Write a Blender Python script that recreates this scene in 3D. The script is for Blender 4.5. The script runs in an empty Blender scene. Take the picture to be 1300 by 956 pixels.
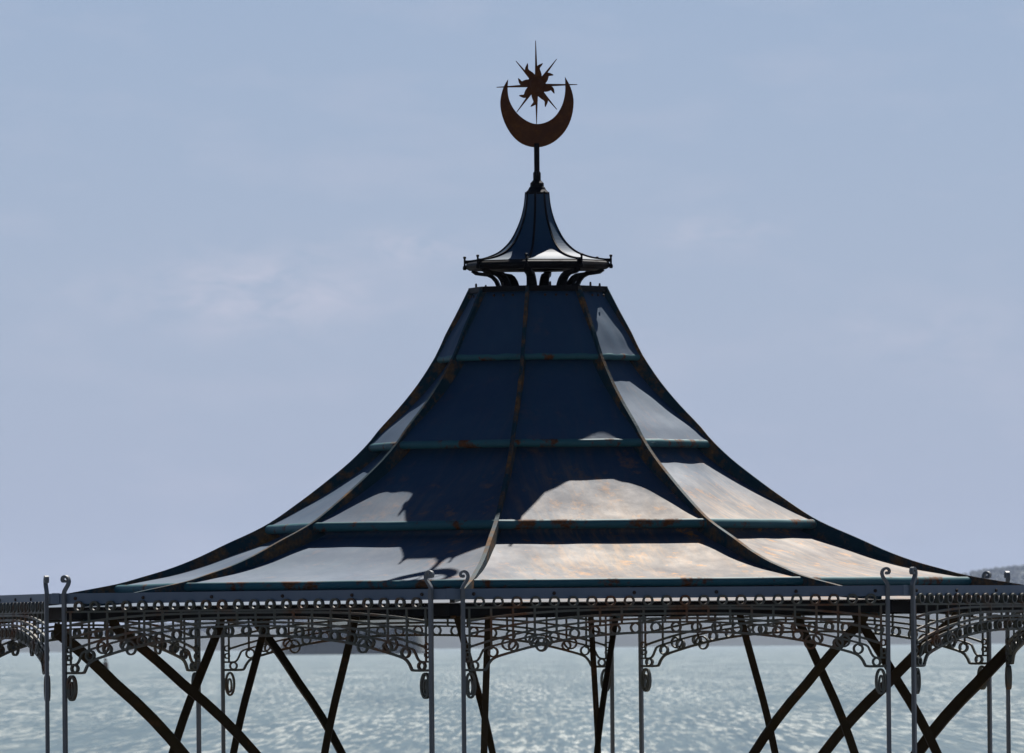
import bpy, math, random
from mathutils import Vector, Matrix, noise
random.seed(7)
C = bpy.context.scene
COL = C.collection
rad = math.radians

# ------------------------------------------------------------------ camera
U = 0.0066                       # metres in one drawing unit
DIST = 95.0                      # camera to bandstand axis
FPX = DIST / U
ROLL = 0.009
cam_d = bpy.data.cameras.new("camera")
cam = bpy.data.objects.new("camera", cam_d); COL.objects.link(cam); C.camera = cam
cam_d.sensor_width = 36.0; cam_d.lens = 36.0 * FPX / 1300.0
cam_d.clip_start = 1.0; cam_d.clip_end = 60000.0
fwd = Vector((-(684 - 650) / FPX, 1.0, (818 - 478) / FPX)).normalized()
rgt = fwd.cross(Vector((0, 0, 1))).normalized()
up = rgt.cross(fwd)
r2 = (rgt - ROLL * up).normalized(); u2 = (up + ROLL * rgt).normalized()
cam.matrix_world = Matrix(((r2.x, u2.x, -fwd.x, 0), (r2.y, u2.y, -fwd.y, -DIST), (r2.z, u2.z, -fwd.z, 0), (0, 0, 0, 1)))
cam_d.dof.use_dof = True; cam_d.dof.focus_distance = DIST - 3; cam_d.dof.aperture_fstop = 16.0

# ------------------------------------------------------------------ sky, sun, exposure
SUN_EL, SUN_AZ = 50.0, 17.4
w = bpy.data.worlds.new("World"); C.world = w; w.use_nodes = True
nt = w.node_tree; nt.nodes.clear()
N = nt.nodes.new; L = nt.links.new
out = N("ShaderNodeOutputWorld"); bg = N("ShaderNodeBackground"); sky = N("ShaderNodeTexSky")
sky.sky_type = 'NISHITA'; sky.sun_disc = False
sky.sun_elevation = rad(SUN_EL); sky.sun_rotation = rad(SUN_AZ)
sky.altitude = 0; sky.air_density = 0.5; sky.dust_density = 0.0; sky.ozone_density = 3.0
bg.inputs["Strength"].default_value = 0.05
# thin lavender veil low in the sky, and faint wisps of high cloud in it
tc = N("ShaderNodeTexCoord"); sx = N("ShaderNodeSeparateXYZ"); L(tc.outputs["Generated"], sx.inputs[0])
vr = N("ShaderNodeMapRange"); vr.inputs[1].default_value = 0.012; vr.inputs[2].default_value = 0.13; vr.inputs[3].default_value = 0.97; vr.inputs[4].default_value = 0.0
L(sx.outputs[2], vr.inputs[0])
mv = N("ShaderNodeMix"); mv.data_type = 'RGBA'; mv.inputs[7].default_value = (5.75, 6.6, 8.75, 1)
L(vr.outputs[0], mv.inputs[0]); L(sky.outputs[0], mv.inputs[6])
mp = N("ShaderNodeMapping"); mp.inputs["Scale"].default_value = (55, 55, 170); mp.inputs["Location"].default_value = (3.1, 0.0, 1.4)
nz = N("ShaderNodeTexNoise"); nz.inputs["Scale"].default_value = 1.0; nz.inputs["Detail"].default_value = 7; nz.inputs["Roughness"].default_value = 0.55
cr = N("ShaderNodeValToRGB"); cr.color_ramp.elements[0].position = 0.50; cr.color_ramp.elements[1].position = 0.80
cr.color_ramp.elements[0].color = (0, 0, 0, 1); cr.color_ramp.elements[1].color = (0.22, 0.22, 0.22, 1)
mx = N("ShaderNodeMix"); mx.data_type = 'RGBA'; mx.inputs[7].default_value = (9.0, 8.9, 10.6, 1)
L(tc.outputs["Generated"], mp.inputs["Vector"]); L(mp.outputs[0], nz.inputs["Vector"]); L(nz.outputs["Fac"], cr.inputs[0])
# three loose wisps over the water, left and right of the cupola
def mth(op, a_, b_):
    n_ = N("ShaderNodeMath"); n_.operation = op
    for i_, v_ in enumerate((a_, b_)):
        if isinstance(v_, (int, float)): n_.inputs[i_].default_value = v_
        else: L(v_, n_.inputs[i_])
    return n_.outputs[0]
mp3 = N("ShaderNodeMapping"); mp3.inputs["Scale"].default_value = (190, 190, 420); L(tc.outputs["Generated"], mp3.inputs[0])
n3 = N("ShaderNodeTexNoise"); n3.inputs["Scale"].default_value = 1.0; n3.inputs["Detail"].default_value = 8; n3.inputs["Roughness"].default_value = 0.6; n3.inputs["Distortion"].default_value = 0.4
L(mp3.outputs[0], n3.inputs["Vector"])
wisp = 0.0
for cx_, cz_, ex_, ez_, am_ in ((-0.0246, 0.0312, 0.0100, 0.0034, 1.0), (-0.0108, 0.0352, 0.0052, 0.0014, 0.9), (0.0157, 0.0362, 0.0060, 0.0016, 0.6), (-0.042, 0.031, 0.008, 0.002, .15), (.033, .027, .010, .003, .4)):
    dx_ = mth('MULTIPLY', mth('SUBTRACT', sx.outputs[0], cx_), 1 / ex_); dz_ = mth('MULTIPLY', mth('SUBTRACT', sx.outputs[2], cz_), 1 / ez_)
    g_ = mth('MULTIPLY', mth('EXPONENT', mth('MULTIPLY', mth('ADD', mth('MULTIPLY', dx_, dx_), mth('MULTIPLY', dz_, dz_)), -1.0), 0), am_)
    wisp = g_ if isinstance(wisp, float) else mth('ADD', wisp, g_)
wr = N("ShaderNodeMapRange"); wr.inputs[1].default_value = 0.38; wr.inputs[2].default_value = 0.72; L(n3.outputs["Fac"], wr.inputs[0])
front = N("ShaderNodeMapRange"); front.inputs[1].default_value = 0.0; front.inputs[2].default_value = 0.2; L(sx.outputs[1], front.inputs[0])
wf_ = mth('MULTIPLY', mth('MULTIPLY', mth('MULTIPLY', wisp, wr.outputs[0]), front.outputs[0]), 0.85)
m3 = N("ShaderNodeMix"); m3.data_type = 'RGBA'; m3.inputs[7].default_value = (9.0, 9.0, 10.6, 1)
L(wf_, m3.inputs[0]); L(mv.outputs[2], m3.inputs[6])
L(m3.outputs[2], mx.inputs[6]); L(cr.outputs[0], mx.inputs[0]); L(mx.outputs[2], bg.inputs["Color"]); L(bg.outputs[0], out.inputs["Surface"])

sl = bpy.data.lights.new("sun", 'SUN'); sl.energy = 5.0; sl.angle = rad(0.53); sl.color = (1.0, 0.96, 0.91)
sun = bpy.data.objects.new("sun", sl); COL.objects.link(sun)
sdir = Vector((math.sin(rad(SUN_AZ)) * math.cos(rad(SUN_EL)), math.cos(rad(SUN_AZ)) * math.cos(rad(SUN_EL)), math.sin(rad(SUN_EL))))
sun.rotation_euler = sdir.to_track_quat('Z', 'Y').to_euler(); sun.location = (0, 0, 40)
vs = C.view_settings
C.display_settings.display_device = 'sRGB'
vs.view_transform = 'Standard'; vs.look = 'None'; vs.exposure = 0.42; vs.gamma = 1.0; vs.use_curve_mapping = False

# ------------------------------------------------------------------ materials
def new_mat(name):
    m = bpy.data.materials.new(name); m.use_nodes = True
    return m, m.node_tree, m.node_tree.nodes["Principled BSDF"]

def noise_fac(t, scale, lo, hi, detail=6, vec=None, rough=0.6):
    n = t.nodes.new("ShaderNodeTexNoise"); n.inputs["Scale"].default_value = scale; n.inputs["Detail"].default_value = detail
    n.inputs["Roughness"].default_value = rough
    if vec: t.links.new(vec, n.inputs["Vector"])
    r = t.nodes.new("ShaderNodeMapRange"); r.inputs[1].default_value = lo; r.inputs[2].default_value = hi
    t.links.new(n.outputs["Fac"], r.inputs[0])
    return r.outputs[0]

def mixc(t, fac, a, b):
    x = t.nodes.new("ShaderNodeMix"); x.data_type = 'RGBA'
    for s, v in ((6, a), (7, b)):
        if isinstance(v, tuple): x.inputs[s].default_value = (*v, 1)
        else: t.links.new(v, x.inputs[s])
    if isinstance(fac, float): x.inputs[0].default_value = fac
    else: t.links.new(fac, x.inputs[0])
    return x.outputs[2]

def mulf(t, a, b):
    x = t.nodes.new("ShaderNodeMath"); x.operation = 'MULTIPLY'
    for i, v in enumerate((a, b)):
        if isinstance(v, (int, float)): x.inputs[i].default_value = v
        else: t.links.new(v, x.inputs[i])
    return x.outputs[0]

def attr(t, name):
    a = t.nodes.new("ShaderNodeAttribute"); a.attribute_name = name
    return a

def geo_pos(t):
    return t.nodes.new("ShaderNodeNewGeometry").outputs["Position"]

def painted_metal(name, base, base2, rust, rust_lo, rust_hi, rscale=6.0, rough=0.5, rough2=0.7, bump=0.0, spec=0.5):
    m, t, p = new_mat(name); v = geo_pos(t)
    c = mixc(t, noise_fac(t, 3.0, 0.3, 0.7, vec=v), base, base2)
    f = noise_fac(t, rscale, rust_lo, rust_hi, 8, v, 0.7)
    c = mixc(t, f, c, mixc(t, noise_fac(t, 40, 0.3, 0.7, vec=v), rust, tuple(x * 0.4 for x in rust)))
    t.links.new(c, p.inputs["Base Color"])
    r = t.nodes.new("ShaderNodeMapRange"); r.inputs[3].default_value = rough; r.inputs[4].default_value = rough2
    t.links.new(f, r.inputs[0]); t.links.new(r.outputs[0], p.inputs["Roughness"])
    p.inputs["Specular IOR Level"].default_value = spec
    if bump:
        b = t.nodes.new("ShaderNodeBump"); b.inputs["Strength"].default_value = bump; b.inputs["Distance"].default_value = 0.01
        n = t.nodes.new("ShaderNodeTexNoise"); n.inputs["Scale"].default_value = 45; n.inputs["Detail"].default_value = 5
        t.links.new(v, n.inputs["Vector"]); t.links.new(n.outputs["Fac"], b.inputs["Height"]); t.links.new(b.outputs[0], p.inputs["Normal"])
    return m

def roof_material():
    # glossy dark blue-green paint; rust runs follow the fall of the sheet (uv.y)
    m, t, p = new_mat("roof_paint"); v = geo_pos(t)
    uv = t.nodes.new("ShaderNodeUVMap"); uv.uv_map = "UVMap"
    c = mixc(t, noise_fac(t, 2.2, 0.3, 0.7, vec=v), (0.004, 0.032, 0.078), (0.007, 0.048, 0.092))
    # run-down streaks
    mpn = t.nodes.new("ShaderNodeMapping"); mpn.inputs["Scale"].default_value = (6.5, 0.9, 1)
    t.links.new(uv.outputs[0], mpn.inputs[0])
    st = noise_fac(t, 2.0, 0.46, 0.84, 8, mpn.outputs[0], 0.65)
    blot = noise_fac(t, 1.1, 0.40, 0.66, 6, v)
    # the weather side (towards +x) is the more stained; rust colour is thinned on upper courses to darken their shade
    xyz = t.nodes.new("ShaderNodeSeparateXYZ"); t.links.new(v, xyz.inputs[0])
    wx_ = t.nodes.new("ShaderNodeMapRange"); wx_.inputs[1].default_value = -1.6; wx_.inputs[2].default_value = 0.6; wx_.inputs[3].default_value = 0.12
    t.links.new(xyz.outputs[0], wx_.inputs[0])
    wz_ = t.nodes.new("ShaderNodeMapRange"); wz_.inputs[1].default_value = 1.75; wz_.inputs[2].default_value = 1.0; wz_.inputs[3].default_value = 0.10
    t.links.new(xyz.outputs[2], wz_.inputs[0])
    f = mulf(t, mulf(t, st, blot), mulf(t, wx_.outputs[0], wz_.outputs[0]))
    c = mixc(t, f, c, (0.46, 0.23, 0.07))
    sp = mulf(t, noise_fac(t, 5.0, 0.56, 0.66, 9, v, 0.72), mulf(t, wx_.outputs[0], wz_.outputs[0]))
    c = mixc(t, mulf(t, sp, 0.95), c, (0.36, 0.14, 0.02))
    t.links.new(c, p.inputs["Base Color"])
    rg = t.nodes.new("ShaderNodeMapRange"); rg.inputs[3].default_value = 0.62; rg.inputs[4].default_value = 0.78
    t.links.new(noise_fac(t, 2.6, 0.3, 0.75, 8, v, 0.65), rg.inputs[0]); t.links.new(rg.outputs[0], p.inputs["Roughness"])
    p.inputs["Specular IOR Level"].default_value = 0.9
    wash = mulf(t, noise_fac(t, 0.9, 0.12, 0.50, 7, v, 0.6), mulf(t, wx_.outputs[0], wz_.outputs[0]))
    t.links.new(mixc(t, wash, (0.70, 0.83, 1.0), (1.0, 0.74, 0.46)), p.inputs["Specular Tint"])
    b = t.nodes.new("ShaderNodeBump"); b.inputs["Strength"].default_value = 0.25; b.inputs["Distance"].default_value = 0.012
    n = t.nodes.new("ShaderNodeTexNoise"); n.inputs["Scale"].default_value = 5; n.inputs["Detail"].default_value = 8; n.inputs["Roughness"].default_value = 0.6
    t.links.new(v, n.inputs["Vector"]); t.links.new(n.outputs["Fac"], b.inputs["Height"]); t.links.new(b.outputs[0], p.inputs["Normal"])
    return m

M_ROOF = roof_material()
RUST = (0.22, 0.085, 0.025)
M_ROLL = painted_metal("teal_roll_paint", (0.022, 0.105, 0.120), (0.035, 0.13, 0.14), (0.17, 0.06, 0.014), 0.53, 0.60, 3.2, 0.6, 0.8, 0.0, 0.35)
M_RIB = painted_metal("rib_paint", (0.010, 0.040, 0.055), (0.016, 0.046, 0.056), (0.26, 0.13, 0.045), 0.47, 0.64, 4.0, 0.7, 0.85, 0.3, 0.2)
M_CAP = painted_metal("cupola_paint", (0.003, 0.035, 0.080), (0.006, 0.045, 0.085), RUST, 0.62, 0.75, 6.0, 0.58, 0.7)
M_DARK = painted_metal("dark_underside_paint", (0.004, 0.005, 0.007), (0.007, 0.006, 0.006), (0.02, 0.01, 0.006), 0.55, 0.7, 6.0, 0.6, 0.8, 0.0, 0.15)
M_FASCIA = painted_metal("grey_blue_fascia_paint", (0.11, 0.16, 0.215), (0.15, 0.195, 0.25), RUST, 0.70, 0.80, 7.0, 0.5, 0.7, 0.15)
M_FRIEZE = painted_metal("grey_ironwork_paint", (0.080, 0.086, 0.066), (0.120, 0.122, 0.090), RUST, 0.50, 0.66, 3.0, 0.5, 0.75)
M_POST = painted_metal("grey_post_paint", (0.13, 0.145, 0.15), (0.18, 0.19, 0.19), RUST, 0.62, 0.75, 5.0, 0.45, 0.7)
M_STRUT = painted_metal("brown_strut_paint", (0.040, 0.024, 0.008), (0.060, 0.038, 0.012), RUST, 0.58, 0.75, 3.0, 0.65, 0.8, 0.0, 0.2)
M_RUST = painted_metal("rusted_iron", (0.075, 0.022, 0.006), (0.12, 0.042, 0.010), (0.24, 0.08, 0.016), 0.45, 0.75, 8.0, 0.65, 0.85, 0.4, 0.3)
M_BOLT = painted_metal("rusty_bolt", (0.012, 0.008, 0.006), (0.03, 0.016, 0.01), RUST, 0.5, 0.8, 20.0, 0.7, 0.9)

# ------------------------------------------------------------------ mesh helpers (drawing units in, metres out)
def make_obj(name, verts, faces, mat, parent=None, uvs=None, smooth=False, scale=U, loc=(0, 0, 0)):
    me = bpy.data.meshes.new(name)
    me.from_pydata([(x * scale, y * scale, z * scale) for x, y, z in verts], [], faces)
    if uvs:
        ul = me.uv_layers.new(name="UVMap")
        for lp in me.loops: ul.data[lp.index].uv = uvs[lp.vertex_index]
    me.materials.append(mat)
    me.update()
    if smooth:
        for p in me.polygons: p.use_smooth = True
    o = bpy.data.objects.new(name, me); COL.objects.link(o)
    if parent: o.parent = parent
    o.location = loc
    return o

class MB:
    def __init__(s): s.v = []; s.f = []
    def add(s, vs_, fs):
        b = len(s.v); s.v += vs_; s.f += [tuple(i + b for i in f) for f in fs]
    def box(s, x0, x1, y0, y1, z0, z1):
        s.add([(x0, y0, z0), (x1, y0, z0), (x1, y1, z0), (x0, y1, z0), (x0, y0, z1), (x1, y0, z1), (x1, y1, z1), (x0, y1, z1)],
              [(0, 3, 2, 1), (4, 5, 6, 7), (0, 1, 5, 4), (1, 2, 6, 5), (2, 3, 7, 6), (3, 0, 4, 7)])
    def ribbon(s, pts, wd, dp, y0, closed=False):
        """flat bar bent in the x-z plane: pts (x,z), wd across in plane, dp deep, front face at y0"""
        n = len(pts); vs_ = []
        for i in range(n):
            a = pts[(i - 1) % n] if (closed or i > 0) else pts[i]
            b = pts[(i + 1) % n] if (closed or i < n - 1) else pts[i]
            dx, dz = b[0] - a[0], b[1] - a[1]; l = math.hypot(dx, dz) or 1
            wi = wd[i] if isinstance(wd, (list, tuple)) else wd
            nx, nz = -dz / l * wi / 2, dx / l * wi / 2
            x, z = pts[i]
            vs_ += [(x + nx, y0, z + nz), (x - nx, y0, z - nz), (x - nx, y0 + dp, z - nz), (x + nx, y0 + dp, z + nz)]
        fs = []
        for i in range(n if closed else n - 1):
            j = (i + 1) % n
            for k in range(4):
                fs.append((i * 4 + k, j * 4 + k, j * 4 + (k + 1) % 4, i * 4 + (k + 1) % 4))
        if not closed:
            fs += [(0, 1, 2, 3), (n * 4 - 1, n * 4 - 2, n * 4 - 3, n * 4 - 4)]
        s.add(vs_, fs)
    def ring(s, x, z, r, wd, dp, y0, seg=20, rz=None):
        rz = rz or r
        s.ribbon([(x + (r - wd / 2) * math.cos(2 * math.pi * i / seg), z + (rz - wd / 2) * math.sin(2 * math.pi * i / seg)) for i in range(seg)], wd, dp, y0, True)
    def tube(s, path, r, seg=8):
        """round tube along 3-D path; r number or list"""
        n = len(path); vs_ = []; fs = []
        for i, p in enumerate(path):
            p = Vector(p); a = Vector(path[max(i - 1, 0)]); b = Vector(path[min(i + 1, n - 1)])
            t = (b - a).normalized(); ref = Vector((0, 0, 1)) if abs(t.z) < .9 else Vector((1, 0, 0))
            u = t.cross(ref).normalized(); v = t.cross(u)
            ri = r[i] if isinstance(r, (list, tuple)) else r
            for k in range(seg):
                an = 2 * math.pi * k / seg
                vs_.append(tuple(p + u * ri * math.cos(an) + v * ri * math.sin(an)))
        for i in range(n - 1):
            for k in range(seg):
                k2 = (k + 1) % seg
                fs.append((i * seg + k, i * seg + k2, (i + 1) * seg + k2, (i + 1) * seg + k))
        fs += [tuple(range(seg))[::-1], tuple(range((n - 1) * seg, n * seg))]
        s.add(vs_, fs)
    def bar(s, path, across, wd, th):
        """flat bar along 3-D path: across = direction of its width"""
        n = len(path); vs_ = []; fs = []; ac = Vector(across).normalized()
        for i, p in enumerate(path):
            p = Vector(p); a = Vector(path[max(i - 1, 0)]); b = Vector(path[min(i + 1, n - 1)])
            t = (b - a).normalized(); e = (ac - t * ac.dot(t)).normalized(); v = t.cross(e)
            wi = wd[i] if isinstance(wd, (list, tuple)) else wd
            for su, sv in ((1, 1), (-1, 1), (-1, -1), (1, -1)): vs_.append(tuple(p + e * wi / 2 * su + v * th / 2 * sv))
        for i in range(n - 1):
            for k in range(4):
                k2 = (k + 1) % 4
                fs.append((i * 4 + k, i * 4 + k2, (i + 1) * 4 + k2, (i + 1) * 4 + k))
        fs += [(3, 2, 1, 0), (n * 4 - 4, n * 4 - 3, n * 4 - 2, n * 4 - 1)]
        s.add(vs_, fs)
    def lathe(s, prof, seg=24, cx=0, cy=0):
        vs_ = []; fs = []; n = len(prof)
        for r, z in prof:
            for k in range(seg):
                an = 2 * math.pi * k / seg; vs_.append((cx + r * math.cos(an), cy + r * math.sin(an), z))
        for i in range(n - 1):
            for k in range(seg):
                k2 = (k + 1) % seg
                fs.append((i * seg + k, i * seg + k2, (i + 1) * seg + k2, (i + 1) * seg + k))
        fs += [tuple(range(seg))[::-1], tuple(range((n - 1) * seg, n * seg))]
        s.add(vs_, fs)
    def build(s, name, mat, parent=None, **kw):
        return make_obj(name, s.v, s.f, mat, parent, **kw)

def plate(outline, th, y0):
    """polygon (x,z) extruded along y"""
    n = len(outline)
    v = [(x, y0, z) for x, z in outline] + [(x, y0 + th, z) for x, z in outline]
    f = [tuple(range(n)), tuple(range(2 * n - 1, n - 1, -1))] + [(i, i + n, (i + 1) % n + n, (i + 1) % n) for i in range(n)]
    return v, f

def copy_tree(o, parent, **kw):
    c = o.copy(); COL.objects.link(c); c.parent = parent
    for k, v in kw.items(): setattr(c, k, v)
    for ch in list(o.children): copy_tree(ch, c)
    return c

def spline(pts, n):
    """Catmull-Rom through 2-D points"""
    res = []
    P = [pts[0]] + list(pts) + [pts[-1]]
    for i in range(1, len(P) - 2):
        for k in range(n):
            t = k / n; q = []
            for d in range(2):
                a, b, c, e = P[i - 1][d], P[i][d], P[i + 1][d], P[i + 2][d]
                q.append(.5 * (2 * b + (c - a) * t + (2 * a - 5 * b + 4 * c - e) * t * t + (3 * b - a - 3 * c + e) * t ** 3))
            res.append(tuple(q))
    res.append(tuple(pts[-1]))
    return res

PSI = -8.8
def azv(deg): return math.sin(rad(deg)), -math.cos(rad(deg))
def P3(R, az, z):
    s_, c_ = azv(az); return (R * s_, R * c_, z)

def struct(o): o["kind"] = "structure"; return o

# ------------------------------------------------------------------ setting: ground, sea, far land, haze
SEA_Z = -4.0
mg, t, p = new_mat("promenade_tarmac"); v = geo_pos(t)
t.links.new(mixc(t, noise_fac(t, 0.5, 0.3, 0.7, vec=v), (0.07, 0.07, 0.065), (0.12, 0.11, 0.10)), p.inputs["Base Color"]); p.inputs["Roughness"].default_value = 0.9
gv, gf = [], []
ys = [-320, -130, -95, -80, -65, -50, 60, 150, 225, 236]
zs = [-1.7, -1.7, -1.7, -2.1, -2.9, -3.4, -3.4, -3.5, -3.6, -6.0]
for y, z in zip(ys, zs): gv += [(-1500, y, z), (1500, y, z)]
for i in range(len(ys) - 1): gf.append((2 * i, 2 * i + 1, 2 * i + 3, 2 * i + 2))
struct(make_obj("ground", gv, gf, mg, scale=1.0))

ms, t, p = new_mat("sea_water"); v = geo_pos(t)
mp_ = t.nodes.new("ShaderNodeMapping"); mp_.inputs["Scale"].default_value = (1.9, 0.040, 1); t.links.new(v, mp_.inputs[0])
mp2 = t.nodes.new("ShaderNodeMapping"); mp2.inputs["Scale"].default_value = (0.16, 0.006, 1); t.links.new(v, mp2.inputs[0])
chop = noise_fac(t, 1.0, 0.25, 0.75, 8, mp_.outputs[0], 0.65)
c = mixc(t, noise_fac(t, 1.0, 0.3, 0.7, 6, mp2.outputs[0]), (0.055, 0.115, 0.108), (0.16, 0.235, 0.22))
glints = mulf(t, noise_fac(t, 1.3, 0.50, 0.575, 8, mp_.outputs[0], 0.75), noise_fac(t, 0.8, 0.25, 0.65, 6, mp2.outputs[0]))  # sun glints painted into the water colour as pale flecks
c = mixc(t, glints, c, (0.66, 0.70, 0.66)); t.links.new(c, p.inputs["Base Color"])
rr = t.nodes.new("ShaderNodeMapRange"); rr.inputs[3].default_value = 0.30; rr.inputs[4].default_value = 0.75
t.links.new(glints, rr.inputs[0]); t.links.new(rr.outputs[0], p.inputs["Roughness"])
p.inputs["IOR"].default_value = 1.33
b = t.nodes.new("ShaderNodeBump"); b.inputs["Strength"].default_value = 0.8; b.inputs["Distance"].default_value = 0.6
t.links.new(chop, b.inputs["Height"]); t.links.new(b.outputs[0], p.inputs["Normal"])
struct(make_obj("sea", [(-6000, 232, SEA_Z), (6000, 232, SEA_Z), (6000, 13200, SEA_Z), (-6000, 13200, SEA_Z)], [(0, 1, 2, 3)], ms, scale=1.0))

mh, t, p = new_mat("far_woodland"); v = geo_pos(t)
t.links.new(mixc(t, noise_fac(t, 0.03, 0.35, 0.65, 6, v), (0.008, 0.016, 0.012), (0.018, 0.028, 0.016)), p.inputs["Base Color"]); p.inputs["Roughness"].default_value = 0.95
def hill_h(x):
    a = [(-6000, 20), (-900, 9), (-600, 14), (-420, 26), (-200, 42), (0, 50), (250, 60), (380, 70), (420, 74), (455, 71), (500, 80), (620, 90), (900, 98), (2000, 60), (6000, 40)]
    for (x0, h0), (x1, h1) in zip(a, a[1:]):
        if x0 <= x <= x1: return h0 + (h1 - h0) * (x - x0) / (x1 - x0)
    return 20
hv, hf = [], []
xs = [-6000 + i * 400 for i in range(12)] + [-1200 + i * 8 for i in range(300)] + [1200 + i * 400 for i in range(13)]
rows = [(11900, -0.02), (11960, 0.16), (12100, .4), (12250, .7), (12450, .94), (12600, 1.0), (12800, .8), (13100, .0)]
for yy, k in rows:
    for x in xs:
        nz_ = noise.noise((x * .011, yy * .011, 3)) * 7 + noise.noise((x * .045, yy * .03, 9)) * 3
        hv.append((x, yy, SEA_Z + hill_h(x) * k + nz_ * min(1, max(k, 0) * 1.5) - (1.0 if k <= 0 else 0)))
nx_ = len(xs)
for r in range(len(rows) - 1):
    for i in range(nx_ - 1): hf.append((r * nx_ + i, r * nx_ + i + 1, (r + 1) * nx_ + i + 1, (r + 1) * nx_ + i))
struct(make_obj("hills", hv, hf, mh, scale=1.0, smooth=True))
# the wood on the far ridge: crowns massed together
import bmesh
bmx = bmesh.new(); bmesh.ops.create_icosphere(bmx, subdivisions=2, radius=1); iv = [tuple(q.co) for q in bmx.verts]; jf = [tuple(q.index for q in f.verts) for f in bmx.faces]; bmx.free()
wv, wf = [], []
for k in range(2600):
    x = random.uniform(-500, 800); j = random.random()
    yy = 12600 - 420 * j ** 1.5; kk = 1.0 - 0.06 * j if j < .4 else 0.976 - 0.4 * (j - .4)
    z = SEA_Z + hill_h(x) * kk; r = random.uniform(2.4, 5.0); b0 = len(wv); sd = random.random() * 90
    for a in iv:
        q = 1 + .35 * noise.noise((a[0] * 1.7 + sd, a[1] * 1.7, a[2] * 1.7))
        wv.append((x + a[0] * r * q, yy + a[1] * r * q, z + 1.5 + a[2] * r * .85 * q))
    wf += [tuple(i + b0 for i in f) for f in jf]
wood = make_obj("wood", wv, wf, mh, scale=1.0); wood["kind"] = "stuff"; wood["label"] = "hazy far-off wood covering the ridge beyond the water"; wood["category"] = "wood"
# low nearer headland with a steep end
def wx(px, dist): return (px - 684) / FPX * dist
hd = 5200; hv, hf = [], []
top = [(345, 1), (352, 9), (368, 14), (400, 17), (440, 18), (480, 17.5), (510, 17), (524, 16), (529, 9), (531, 1)]
tops = []
for (a, ha), (b_, hb) in zip(top, top[1:]):
    for q in range(5): tops.append((a + (b_ - a) * q / 5, ha + (hb - ha) * q / 5))
tops.append(top[-1])
for px, h in tops:
    hh = h + noise.noise((px * .13, 0, 0)) * 1.2
    for dy, k in ((-40, -.1), (-30, .7), (-10, 1), (40, 1), (120, .6), (160, -.1)):
        hv.append((wx(px, hd), hd + dy, SEA_Z + hh * k))
for i in range(len(tops) - 1):
    for q in range(5): hf.append((i * 6 + q, (i + 1) * 6 + q, (i + 1) * 6 + q + 1, i * 6 + q + 1))
struct(make_obj("headland", hv, hf, mh, scale=1.0))

mhz = bpy.data.materials.new("haze_air"); mhz.use_nodes = True; t = mhz.node_tree; t.nodes.clear()
o_ = t.nodes.new("ShaderNodeOutputMaterial"); pv = t.nodes.new("ShaderNodeVolumePrincipled")
pv.inputs["Color"].default_value = (0.66, 0.78, 1.0, 1); pv.inputs["Density"].default_value = 0.000028; pv.inputs["Anisotropy"].default_value = 0.2
t.links.new(pv.outputs[0], o_.inputs["Volume"])
mb = MB(); mb.box(-6600, 6600, -400, 13400, -7.5, 110)
hz = mb.build("haze", mhz, scale=1.0); hz["kind"] = "stuff"; hz["label"] = "thin pale sea haze over the water and far shore"; hz["category"] = "haze"

# ------------------------------------------------------------------ the bandstand
BASE = -3.4
ROOT = bpy.data.objects.new("bandstand", None); COL.objects.link(ROOT); ROOT.location = (0, 0, BASE)
ROOT["label"] = "octagonal seaside bandstand with flared dark blue metal roof, lacy ironwork frieze and crescent finial"
ROOT["category"] = "bandstand"
OFF = (0, 0, -BASE)
def part(mbuf, name, mat, **kw): return mbuf.build(name, mat, ROOT, loc=OFF, **kw)

# roof profile: silhouette of the ribs (R, Z)
sil = [(365.6, 85.5), (398.9, 102.3), (426.7, 117.2), (452, 129), (487.3, 151.9), (517.7, 176.7), (544.1, 201.4), (562.3, 216.3), (586.5, 241), (612.8, 273.8),
       (637.1, 306.6), (665.5, 349.3), (689.5, 401.8), (705.8, 437), (719.2, 472.4), (729.4, 507.8), (738.6, 542.7), (749.8, 606.6)]
prof = [(o * 1.0142 / (1 + 1.15e-5 * o), 818 - y) for y, o in sil] + [(665, 59.0), (730, 51.2)]
prof_s = spline(prof, 4)
def at_R(R):
    for (r0, z0), (r1, z1) in zip(prof_s, prof_s[1:]):
        if r0 <= R <= r1:
            k = (R - r0) / (r1 - r0); l = math.hypot(r1 - r0, z1 - z0)
            return z0 + (z1 - z0) * k, ((z1 - z0) / l * -1, (r1 - r0) / l)      # outward normal
    r0, z0 = prof_s[-2]; r1, z1 = prof_s[-1]; l = math.hypot(r1 - r0, z1 - z0)
    return z1, (-(z1 - z0) / l, (r1 - r0) / l)
LAPS = [88.0, 131.0, 219.5, 352.5, 548.0, 729.0]
REC = [5.0, 16.0, 18.0, 19.0, 16.0]
NU, NV = 26, 16
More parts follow.
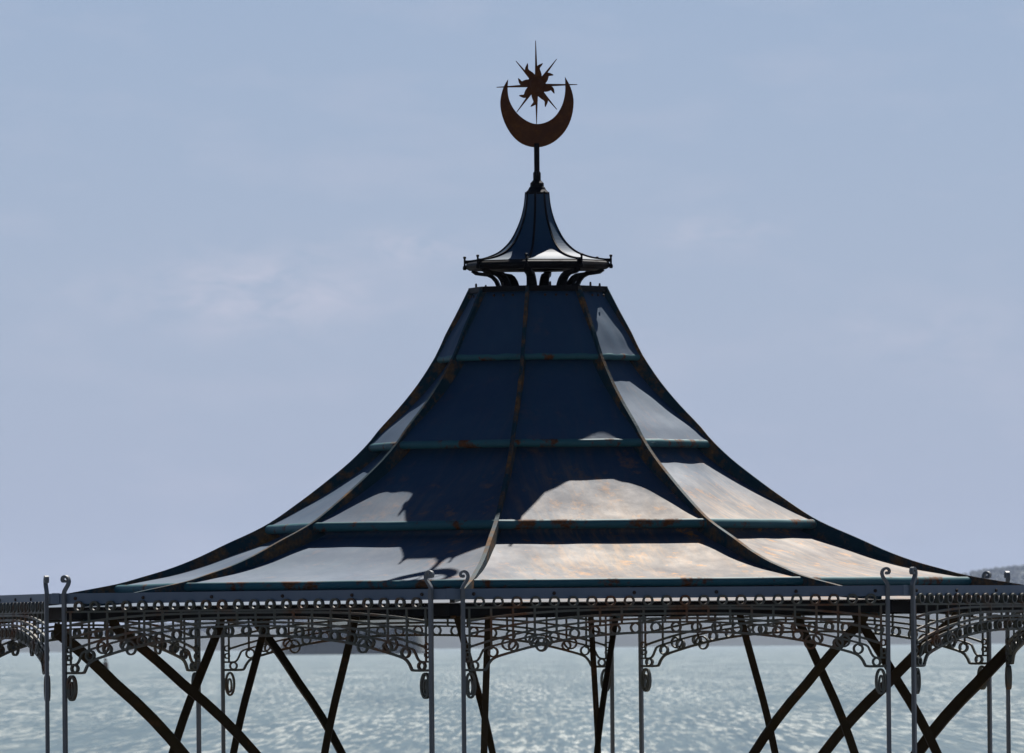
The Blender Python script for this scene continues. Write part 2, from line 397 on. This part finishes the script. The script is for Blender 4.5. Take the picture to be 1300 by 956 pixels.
def roof_panel(k):
    a0, a1 = PSI + 45 * k, PSI + 45 * (k + 1)
    V, F, UV = [], [], []
    for bay in range(5):
        R0, R1 = LAPS[bay] - (7 if bay else 0), LAPS[bay + 1]
        b0 = len(V); first = -1 if bay else 0
        for j in range(first, NV + 1):
            s_ = max(j, 0) / NV; R = R0 + (R1 - R0) * s_
            d = REC[bay] * (1 - s_) ** 1.0 + (1.0 if bay == 4 else 0.5)
            if j < 0: R = LAPS[bay] - 3; d = 3.0      # the step down under the lap
            z, (nr, nz) = at_R(R)
            for i in range(NU + 1):
                q = i / NU
                wob = (noise.noise((q * 5 + k * 7.3, s_ * 3 + bay * 5.1, k * 1.9)) * 1.3) * min(1, 4 * q, 4 * (1 - q)) * (1 - s_ ** 4)
                dd = d - wob
                x0, y0 = azv(a0); x1, y1 = azv(a1)
                Rr = R - nr * dd; zz = z - nz * dd
                V.append((Rr * (x0 + (x1 - x0) * q), Rr * (y0 + (y1 - y0) * q), zz))
                UV.append(((q - .5) * Rr * .765 * U + k * 11.3, R * 1.2 * U))
        for j in range(NV - first):
            for i in range(NU):
                m_ = b0 + j * (NU + 1) + i; F.append((m_, m_ + NU + 1, m_ + NU + 2, m_ + 1))
    po = make_obj("roof_panel", V, F, M_ROOF, ROOT, uvs=UV, smooth=True, loc=OFF)
    # rolled lower edge of each course of sheets
    for bay in range(4):
        R1 = LAPS[bay + 1]; z, (nr, nz) = at_R(R1); r_ = [4.6, 5.2, 6.0, 5.4][bay]
        cR, cz = R1 - nr * 3.5 - 1.0, z - nz * 3.5 - 1.0
        V, F = [], []; seg = 14; n2 = 12
        for i in range(n2 + 1):
            q = i / n2; x0, y0 = azv(a0); x1, y1 = azv(a1)
            for m_ in range(seg):
                an = 2 * math.pi * m_ / seg
                rr_ = cR + r_ * math.cos(an); hh = cz + r_ * math.sin(an)
                hh += noise.noise((q * 6 + k * 3, bay, 4)) * .5
                V.append((rr_ * (x0 + (x1 - x0) * q), rr_ * (y0 + (y1 - y0) * q), hh))
        for i in range(n2):
            for m_ in range(seg):
                m2 = (m_ + 1) % seg; F.append((i * seg + m_, (i + 1) * seg + m_, (i + 1) * seg + m2, i * seg + m2))
        make_obj("rolled_edge", V, F, M_ROLL, po, smooth=True)
for k in range(8): roof_panel(k)

# ridge ribs: thin upright plates on the eight hips
V, F = [], []
pts = [(R, *at_R(R)) for R in [87 + (700 - 87) * (i / 60) ** 1.3 for i in range(61)]]
dep = 23.0; th = 2.0
for R, z, (nr, nz) in pts:
    dd = dep * min(1, (R - 80) / 40 + .3); tp = 2.0
    tw = th * (1 + R / 1300)
    for sx in (-1, 1): V += [(sx * tw, -(R + nr * tp), z + nz * tp)]
    for sx in (1, -1): V += [(sx * tw, -(R - nr * dd), z - nz * dd)]
for i in range(len(pts) - 1):
    for k in range(4): F.append((i * 4 + k, i * 4 + (k + 1) % 4, (i + 1) * 4 + (k + 1) % 4, (i + 1) * 4 + k))
F += [(0, 3, 2, 1), (len(V) - 4, len(V) - 3, len(V) - 2, len(V) - 1)]
rib = make_obj("ridge_rib", V, F, M_RIB, ROOT, loc=OFF)
for k in range(8):
    r_ = rib if k == 0 else copy_tree(rib, ROOT)
    r_.rotation_euler.z = rad(PSI + 45 * k)

# top rim of the main roof, with its plate and bolts
mb = MB()
def octo(R0, R1, z0, z1, buf):
    V = []
    for R, z in ((R1, z0), (R1, z1), (R0, z1), (R0, z0)):
        for k in range(8): V.append(P3(R, PSI + 45 * k, z))
    F = []
    for a in range(4):
        b_ = (a + 1) % 4
        for k in range(8): F.append((a * 8 + k, a * 8 + (k + 1) % 8, b_ * 8 + (k + 1) % 8, b_ * 8 + k))
    buf.add(V, F)
octo(2, 89.5, 446, 453, mb)
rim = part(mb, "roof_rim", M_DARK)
def bolt(x, z, y0, r, parent, name="bolt"):
    b_ = MB(); seg = 10; d = 1.6
    v = [(x + r * math.cos(2 * math.pi * i / seg), y0, z + r * math.sin(2 * math.pi * i / seg)) for i in range(seg)]
    v += [(x + .8 * r * math.cos(2 * math.pi * i / seg), y0 - d, z + .8 * r * math.sin(2 * math.pi * i / seg)) for i in range(seg)]
    b_.add(v, [(i, (i + 1) % seg, (i + 1) % seg + seg, i + seg) for i in range(seg)] + [tuple(range(seg, 2 * seg))])
    return b_.build(name, M_BOLT, parent)
stud = MB(); stud.lathe([(1.4, 452.5), (1.4, 456), (1.0, 458)], 8, 0, -80)
s0 = stud.build("stud", M_BOLT, rim)
for k in range(8):
    s_ = s0 if k == 0 else copy_tree(s0, rim)
    s_.rotation_euler.z = rad(PSI + 45 * k + 20)
    for q in (-1, 0, 1):
        bo = bolt(q * 14 + 2, 441, -(96 * math.cos(rad(22.5))) + 1.4, 1.8, rim)
        bo.rotation_euler.z = rad(PSI + 22.5 + 45 * k)

# ------------------------------------------------------------------ cupola
cs = [(245.4, 15.5), (263.6, 17.5), (283.5, 23), (305.4, 34), (319.3, 47.5), (326, 61), (329.6, 74), (331.5, 87)]
cprof = spline([(o, 818 - y) for y, o in cs], 4)
mb = MB(); n = len(cprof); V, F = [], []
cup_v = []
for k in range(8):
    a0, a1 = azv(PSI + 45 * k), azv(PSI + 45 * (k + 1)); b0 = len(V)
    for R, z in cprof:
        for i in range(7):
            q = i / 6; V.append((R * (a0[0] + (a1[0] - a0[0]) * q), R * (a0[1] + (a1[1] - a0[1]) * q), z))
    for j in range(n - 1):
        for i in range(6): m_ = b0 + j * 7 + i; F.append((m_, m_ + 7, m_ + 8, m_ + 1))
cup = make_obj("cupola_roof", V, F, M_CAP, ROOT, loc=OFF, smooth=False)
mb = MB(); octo(40, 88.5, 475, 486, mb)
# rounded gutter edge
for k in range(8):
    mb.tube([P3(88, PSI + 45 * k, 480.5), P3(88, PSI + 45 * (k + 1), 480.5)], 5.0, 10)
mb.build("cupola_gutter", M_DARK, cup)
V, F = [], []
for j, (R, z) in enumerate(cprof + [(94.0, 818 - 331.5)]):
    V += [(-1.3, -R, z + 2.0), (1.3, -R, z + 2.0), (1.3, -R + 1, z - 2.5), (-1.3, -R + 1, z - 2.5)]
for i in range(n):
    for k in range(4): F.append((i * 4 + k, i * 4 + (k + 1) % 4, (i + 1) * 4 + (k + 1) % 4, (i + 1) * 4 + k))
F += [(0, 3, 2, 1), tuple(range(len(V) - 4, len(V)))]
crib = make_obj("cupola_rib", V, F, M_DARK, cup)
tipb = MB(); tipb.lathe([(.5, 477), (2.0, 476), (2.7, 478.5), (2.0, 481), (1.3, 482), (1.3, 490.5), (2.0, 491), (2.0, 493), (.6, 493.5)], 10, 0, -94)
tip = tipb.build("tip_knob", M_DARK, cup)
brb = MB()
brb.bar([(0, -a, 818 - y) for a, y in ((84, 343.0), (79, 346.5), (72, 347.5), (64, 348.5), (58, 351.5), (53.5, 356.5), (51, 362), (50, 367))], (1, 0, 0), [9, 9.5, 10, 10.5, 11, 12, 13, 14], 4.5)
brb.tube([(-4.5, -79, 472), (4.5, -79, 472)], 2.6, 8)
brk = brb.build("curved_bracket", M_DARK, cup)
for k in range(1, 8):
    for o in (crib, tip, brk):
        c_ = copy_tree(o, cup); c_.rotation_euler.z = rad(PSI + 45 * k)
for o in (crib, tip, brk): o.rotation_euler.z = rad(PSI)
# ------------------------------------------------------------------ finial
mb = MB()
mb.lathe([(15, 571), (15.2, 573.5), (11.5, 577), (10, 580), (8.8, 581), (8.6, 585.5), (6.0, 588), (4.9, 589.5), (4.9, 598), (4.2, 599.5), (3.5, 600.5), (3.5, 636)], 20)
fin = part(mb, "finial_rod", M_DARK, smooth=False)
cxx = 0.0
def FT(pts): # photo outline -> local plane (unroll the camera tilt)
    return [((x - ROLL * (y - 478)) - 684, 818 - (y + ROLL * (x - 650))) for x, y in pts]
outer = [(645.2, 100), (640, 108.5), (636.3, 120), (635.0, 132), (637.3, 146), (643.2, 161), (652.2, 174), (664, 183), (680.8, 187), (697, 183.3), (709.5, 175), (719.5, 163), (726, 147.5), (728.4, 130.5), (727, 118.5), (723, 107), (717.2, 97)]
inner = [(717.2, 97), (717.6, 106), (717.2, 119), (713.5, 133.5), (705.6, 146.5), (694.5, 154.5), (680.5, 157.2), (667.6, 152.5), (655.6, 142.5), (647.6, 129.5), (644.6, 115.6), (645.2, 100)]
o_s = spline(FT(outer), 4); i_s = spline(FT(inner), 4)
shape = o_s[:-1] + i_s[:-1]
# build as quad strip so the concave outline stays clean
nn = 44
def resample(P, n):
    Ls = [0]
    for a, b_ in zip(P, P[1:]): Ls.append(Ls[-1] + math.dist(a, b_))
    res = []
    for i in range(n + 1):
        d = Ls[-1] * i / n; j = 0
        while j < len(Ls) - 2 and Ls[j + 1] < d: j += 1
        k = (d - Ls[j]) / ((Ls[j + 1] - Ls[j]) or 1); res.append((P[j][0] + (P[j + 1][0] - P[j][0]) * k, P[j][1] + (P[j + 1][1] - P[j][1]) * k))
    return res
A_ = resample(o_s, nn); B_ = resample(i_s[::-1], nn)
V, F = [], []; TH = 3.2
for a, b_ in zip(A_, B_): V += [(a[0], -TH / 2, a[1]), (b_[0], -TH / 2, b_[1]), (b_[0], TH / 2, b_[1]), (a[0], TH / 2, a[1])]
for i in range(nn):
    for k in range(4): F.append((i * 4 + k, i * 4 + (k + 1) % 4, (i + 1) * 4 + (k + 1) % 4, (i + 1) * 4 + k))
make_obj("crescent", V, F, M_RUST, fin)
scx, scz = FT([(681.2, 108)])[0]
mb = MB()
disc = [(scx + 12.0 * math.cos(2 * math.pi * i / 40), scz + 14.2 * math.sin(2 * math.pi * i / 40)) for i in range(40)]
mb.add(*plate(disc, 4.0, -2.0))
# boss on the sun's face, both sides
for sgn in (-1, 1):
    seg = 24; V = []
    for r, d in ((9.5, 2.0), (7.5, 3.6), (4, 4.8), (0.3, 5.2)):
        for i in range(seg): V.append((scx + r * math.cos(2 * math.pi * i / seg), sgn * d, scz + r * 1.12 * math.sin(2 * math.pi * i / seg)))
    F = [(a * seg + i, a * seg + (i + 1) % seg, (a + 1) * seg + (i + 1) % seg, (a + 1) * seg + i) for a in range(3) for i in range(seg)]
    mb.add(V, F)
for x, z in FT([(669.8, 80), (689, 80), (702.7, 94.8), (703.8, 118.3), (692.2, 135.4), (673.7, 135), (659, 121), (658, 99)]):
    dx, dz = x - scx, z - scz; l = math.hypot(dx, dz); dx /= l; dz /= l; px, pz = -dz, dx
    sg = 1
    ptsf = []; wds = []
    for i in range(17):
        s_ = i / 16; d = 9 + (l - 9) * s_
        bend = sg * (3.4 * math.sin(math.pi * s_ ** 1.25) - 1.6 * math.sin(2 * math.pi * min(1, s_ * 1.15)) * .5)
        ptsf.append((scx + dx * d + px * bend, scz + dz * d + pz * bend)); wds.append((6.4 + 2.2 * math.sin(s_ * math.pi)) * (1 - s_) ** .6 + .6)
    mb.ribbon(ptsf, wds, 3.0, -1.5)
sunp = mb.build("sun_face", M_RUST, fin)
mb = MB()
for x, z in FT([(680, 51), (733, 106.9), (630.3, 110.4), (681.2, 158), (706.7, 74.6), (655, 77), (656, 142), (707, 138.7)]):
    dx, dz = x - scx, z - scz; l = math.hypot(dx, dz)
    mb.ribbon([(scx + dx * 8 / l, scz + dz * 8 / l), (x, z)], [3.9, .8], 2.2, -1.1)
    sunr = MB(); sunr.ribbon([(scx + dx * 8 / l, scz + dz * 8 / l), (x, z)], [3.9, .8], 2.2, -1.1)
    sunr.build("pointed_ray", M_RUST, fin)

# ------------------------------------------------------------------ eave: beam, fascia
RF = 745.0
AP = RF * math.cos(rad(22.5)); HW = RF * math.sin(rad(22.5))
mb = MB()
bv = MB(); ap2 = 724 * math.cos(rad(22.5)); hw2 = 724 * math.sin(rad(22.5)); hw3 = 706 * math.sin(rad(22.5))
zt, zb = 51.0, 35.3
bv.add([(-hw2, -ap2, zb), (hw2, -ap2, zb), (hw2, -ap2, zt), (-hw2, -ap2, zt), (-hw3, -706 * math.cos(rad(22.5)), zb), (hw3, -706 * math.cos(rad(22.5)), zb), (hw3, -706 * math.cos(rad(22.5)), zt), (-hw3, -706 * math.cos(rad(22.5)), zt)],
       [(0, 1, 2, 3), (7, 6, 5, 4), (1, 0, 4, 5), (3, 2, 6, 7)])
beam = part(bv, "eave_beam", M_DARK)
fv = MB(); d = 3.0
fv.add([(-HW, -AP, 54.6), (HW, -AP, 54.6), (HW, -AP, 67.5), (-HW, -AP, 67.5)] + [(x * (RF - d) / RF, -AP + d, z) for x, z in ((-HW, 54.6), (HW, 54.6), (HW, 67.5), (-HW, 67.5))],
       [(0, 1, 2, 3), (7, 6, 5, 4), (4, 5, 1, 0), (3, 2, 6, 7)])
fv.box(-HW * .999, -HW + 11, -AP - 1.2, -AP - .2, 55.2, 68.0)
fasc = part(fv, "fascia", M_FASCIA)
for fr in (.06, .235, .41, .59, .765, .94):
    bolt(-HW + 2 * HW * fr, 61.2, -AP - .05, 2.3, fasc)

# ------------------------------------------------------------------ lace ironwork panel of one side
E = HW - 21                       # half length between the panel's posts
YF = -AP - 3.5                    # front of ironwork
pn = MB()
pn.ribbon([(-E, 44.6), (E, 44.6)], 2.4, 3, YF)
def arc(zend, zmid, pw, xe=E - 7, n=40, x0=None):
    return [(-xe + 2 * xe * i / n, zmid + (zend - zmid) * abs(-1 + 2 * i / n) ** pw) for i in range(n + 1)]
a1 = arc(28.5, 41.5, 3.2); a2 = arc(13.0, 35.6, 2.6); a3 = arc(-2.8, 29.8, 2.5)
for a in (a1, a2, a3): pn.ribbon(a, 2.7, 3, YF)
def chord_z(x, ze, zm, xe, pw): return zm + (ze - zm) * (abs(x) / xe) ** pw
xe = E - 27
def chord_top(x): return chord_z(x, -4.5, 25.4, xe, 2.3)
def chord_bot(x): return chord_z(x, -19.5, 13.4, xe, 2.5)
ct = [(-E, -20), (-E + 14, -20), (-E + 19, -16), (-E + 22, -10)]
cb = [(-E, -30.5), (-E + 24, -30.5), (-E + 28, -28), (-E + 31, -22.5)]
midx = [-xe + 2 * xe * i / 40 for i in range(41)]
ctop = spline(ct + [(x, chord_top(x)) for x in midx[0:41:2]] + [(-x, z) for x, z in ct[::-1]], 3)
cbot = spline(cb + [(x, chord_bot(x)) for x in midx[1:40:2]] + [(-x, z) for x, z in cb[::-1]], 3)
pn.ribbon(ctop, 2.3, 3.2, YF); pn.ribbon(cbot, 3.0, 3.4, YF - .1)
panel = part(pn, "frieze_panel", M_FRIEZE)
NR = 22
top_rings = [(-E + 8 + (2 * E - 16) * (i + .5) / NR, 51.3, 6.6, 2.0, 5.5, YF - 1.2) for i in range(NR)]
arch_rings = []
ns = 19
for i in range(ns):
    x = -E + 36 + (2 * E - 72) * i / (ns - 1)
    zt_, zb_ = chord_top(x), chord_bot(x)
    arch_rings.append((x, (zt_ + zb_) / 2, min((zt_ - zb_) / 2 + .9, 6.6), 2.0, 5.5, YF - 1.2))
for sx in (-1, 1):
    arch_rings += [(sx * (E - 13), -25.2, 5.6, 2.0, 5.5, YF - 1.2), (sx * (E - 4.5), -2, 4.4, 1.8, 5, YF - 1.2), (sx * (E - 4.5), -12, 4.0, 1.8, 5, YF - 1.2)]
rods = []
nr_ = 20
for i in range(nr_):
    x = -E + 7 + (2 * E - 14) * i / (nr_ - 1)
    zb_ = -20 if i in (0, nr_ - 1) else min(chord_top(x), 30)
    if i in (1, nr_ - 2): zb_ = -6
    rods.append((x - 1.25, x + 1.25, YF + .6, YF + 2.6, zb_, 45))
def spiral(cx, cz, r0, turns, a0, sg, n=30):
    return [(cx + (r0 * (1 - .78 * i / n)) * math.cos(a0 + sg * 2 * math.pi * turns * i / n), cz + (r0 * (1 - .78 * i / n)) * math.sin(a0 + sg * 2 * math.pi * turns * i / n)) for i in range(n + 1)]
for sx in (-1, 1):
    s_ = MB(); x = sx * E * .64; z = chord_bot(x) - 4
    s_.ribbon(spiral(x, z + 3, 11.5, 1.35, math.pi if sx < 0 else 0, -sx * -1), 2.2, 3.4, YF - 1)
    s_.build("hanging_scroll", M_FRIEZE, panel)
    s_ = MB(); x = sx * (E - 54); z = 6
    s_.ribbon(spiral(x, z - 4, 10, 1.2, 0 if sx < 0 else math.pi, sx), 2.2, 3.4, YF - 1.4)
    s_.build("hanging_scroll", M_FRIEZE, panel)
    s_ = MB()      # tall loop under the spandrel, against the post
    s_.ring(sx * (E - 8), -49, 6.8, 2.4, 6, YF - 1, 28, 16)
    s_.ring(sx * (E - 7.5), -51, 3.4, 1.8, 5, YF - .8, 24, 10)
    s_.build("tall_loop", M_FRIEZE, panel)
# posts with scrolled tops: two to a corner
def post_obj(sx):
    pb = MB(); x = sx * (E + 1.2)
    pb.box(x - 2.35, x + 2.35, YF - 2.2, YF + 2.4, -362, 66)
    po = pb.build("post", M_POST, ROOT, loc=OFF)
    sb = MB()
    S = [(0, 65), (0, 69), (2.2, 73), (5.6, 78), (6.8, 82.5), (5.4, 86.5), (2, 88.4), (-1.4, 87.4), (-2.6, 84.6), (-1.4, 82.2), (.6, 82.6)]
    pp = [(x - sx * a, z) for a, z in spline(S, 4)]
    nn_ = len(pp)
    sb.ribbon(pp, [3.9 - 1.4 * i / nn_ for i in range(nn_)], 5.0, YF - 2)
    cc = pp[-1]
    sb.add(*plate([(cc[0] + 2.0 * math.cos(i * math.pi / 6), cc[1] + 2.0 * math.sin(i * math.pi / 6)) for i in range(12)], 5.6, YF - 2.3))
    sb.build("scroll_top", M_POST, po)
    return po
posts = [post_obj(-1), post_obj(1)]
def single(fn, args, name):
    b_ = MB(); getattr(b_, fn)(*args); return b_.build(name, M_FRIEZE)
def massed(fn, lst, name):
    b_ = MB()
    for a_ in lst: getattr(b_, fn)(*a_)
    o = b_.build(name, M_FRIEZE); o["kind"] = "stuff"; return o
kinds = [("ring", top_rings, "top_ring"), ("ring", arch_rings, "arch_ring"), ("box", rods, "upright_rod")]
NEAR = (0, 7, 1, 6)              # the four sides turned to the viewer
near_set, far_set = [], []
panels = []
for k in range(8):
    az = PSI + 22.5 + 45 * k
    for o in (beam, fasc, panel, posts[0], posts[1]):
        c_ = o if k == 0 else copy_tree(o, ROOT)
        c_.rotation_euler.z = rad(az)
        if o is panel: panels.append(c_)
for k, pnl in enumerate(panels):
    if k in NEAR:
        if not near_set: near_set = [single(fn, a_, nm) for fn, lst, nm in kinds for a_ in lst]; use = near_set
        else: use = [copy_tree(o, None) for o in near_set]
    else:
        if not far_set: far_set = [massed(fn, lst, nm) for fn, lst, nm in kinds]; use = far_set
        else: use = [copy_tree(o, None) for o in far_set]
    for o in use: o.parent = pnl

# ------------------------------------------------------------------ raking struts below the eave
def pix(x, y, depth):           # a point at a real distance behind the axis (drawing units), drawn from the survey of the photo
    xt = x - ROLL * (y - 478) - 684; yt = 818 - (y + ROLL * (x - 650)); k = (FPX + depth) / FPX
    return (xt * k, depth, yt * k)
D_ = lambda az, R: -R * math.cos(rad(az))
struts = [
    # x,y (upper), x,y (lower), depth upper, depth lower, width
    ((74, 804), (146, 868), D_(-54.5, 690), D_(-54.5, 620), 17),
    ((150, 800), (232, 868), D_(-99.5, 560), D_(-99.5, 480), 16),
    ((278, 798), (250, 868), 150, 130, 14),
    ((338, 790), (317, 868), 330, 300, 12),
    ((325, 790), (380, 868), D_(-144.5, 660), D_(-144.5, 560), 13),
    ((452, 782), (431, 868), -280, -320, 12),
    ((580, 782), (604, 868), D_(-9.5, 690), D_(-9.5, 560), 10),
    ((620, 780), (617, 868), -560, -560, 11),
    ((750, 782), (755, 868), 540, 540, 10),
    ((782, 782), (769, 868), D_(170.5, 690), D_(170.5, 560), 10),
    ((940, 784), (963, 868), 260, 280, 12),
    ((1012, 784), (1050, 868), -250, -280, 13),
    ((1094, 788), (1024, 868), D_(35.5, 650), D_(35.5, 560), 14),
    ((1088, 784), (1141, 868), -60, -80, 15),
    ((1212, 786), (1126, 868), D_(80.5, 560), D_(80.5, 480), 17),
    ((1318, 790), (1240, 868), D_(125.5, 780), D_(125.5, 700), 20),
]
for (x0, y0), (x1, y1), d0, d1, wd in struts:
    A3 = Vector(pix(x0, y0, d0)); B3 = Vector(pix(x1, y1, d1))
    st = B3 - A3; path = []
    up_k = (36 - A3.z) / -st.z
    T3 = Vector((A3.x - st.x * up_k * .5, A3.y - st.y * up_k * .5, 36))
    if math.hypot(T3.x, T3.y) > 715:
        f_ = 715 / math.hypot(T3.x, T3.y); T3 = Vector((T3.x * f_, T3.y * f_, 30))
    path = [tuple(T3), tuple(A3 * .5 + T3 * .5)] if up_k > .15 else [tuple(T3)]
    for i in range(6):
        q = i / 5; path.append(tuple(A3 + st * q + Vector((0, 0, math.sin(q * math.pi) * (2.5 if abs(st.x) > 40 else 0)))))
    x_, y_, z_ = B3
    for i in range(14):                       # the foot curves down to the deck
        dz = (-360 - B3.z) / 14; g_ = -dz / st.z * -1 * math.exp(-i * .10)
        x_ += st.x * g_; y_ += st.y * g_; z_ += dz; path.append((x_, y_, z_))
    sb = MB(); sb.bar(path, (1, 0, 0) if abs(st.x) < abs(st.z) * 3 else (0, 0, 1), wd * .76, 5.5)
    part(sb, "raking_strut", M_STRUT)

# deck of the bandstand (below the frame)
mc, t, p = new_mat("painted_concrete"); v = geo_pos(t)
t.links.new(mixc(t, noise_fac(t, 1.5, 0.3, 0.7, vec=v), (0.20, 0.19, 0.18), (0.28, 0.27, 0.25)), p.inputs["Base Color"]); p.inputs["Roughness"].default_value = 0.85
mb = MB(); octo(1, 770, -514, -360, mb); part(mb, "deck", mc)

# ------------------------------------------------------------------ navigation buoy out at sea
BD = 1640.0
bx = wx(134.0 - ROLL * (845 - 478) , BD) ; q = BD / FPX
mbuoy = painted_metal("buoy_paint", (0.16, 0.07, 0.04), (0.10, 0.08, 0.05), (0.05, 0.04, 0.03), 0.5, 0.7, 3.0, 0.6, 0.8)
mbuoy2 = painted_metal("buoy_dark_paint", (0.035, 0.06, 0.05), (0.05, 0.06, 0.05), (0.05, 0.03, 0.02), 0.55, 0.7, 3.0, 0.6, 0.8)
br = bpy.data.objects.new("navigation_buoy", None); COL.objects.link(br); br.location = (bx, BD - DIST, SEA_Z)
br["label"] = "small brown channel buoy afloat beyond the left end of the ironwork"; br["category"] = "buoy"
mb = MB(); mb.lathe([(.35, -.3), (.62, -.1), (.66, .35), (.5, .6), (.46, .65)], 16); mb.build("float", mbuoy2, br, scale=1.0)
mb = MB(); mb.lathe([(.44, .62), (.42, 1.2), (.36, 1.9), (.3, 2.0)], 16); mb.build("tower", mbuoy, br, scale=1.0)
mb = MB(); mb.lathe([(.05, 1.95), (.05, 2.15), (.22, 2.16), (.26, 2.3), (.03, 2.62)], 12); mb.build("topmark", mbuoy, br, scale=1.0)
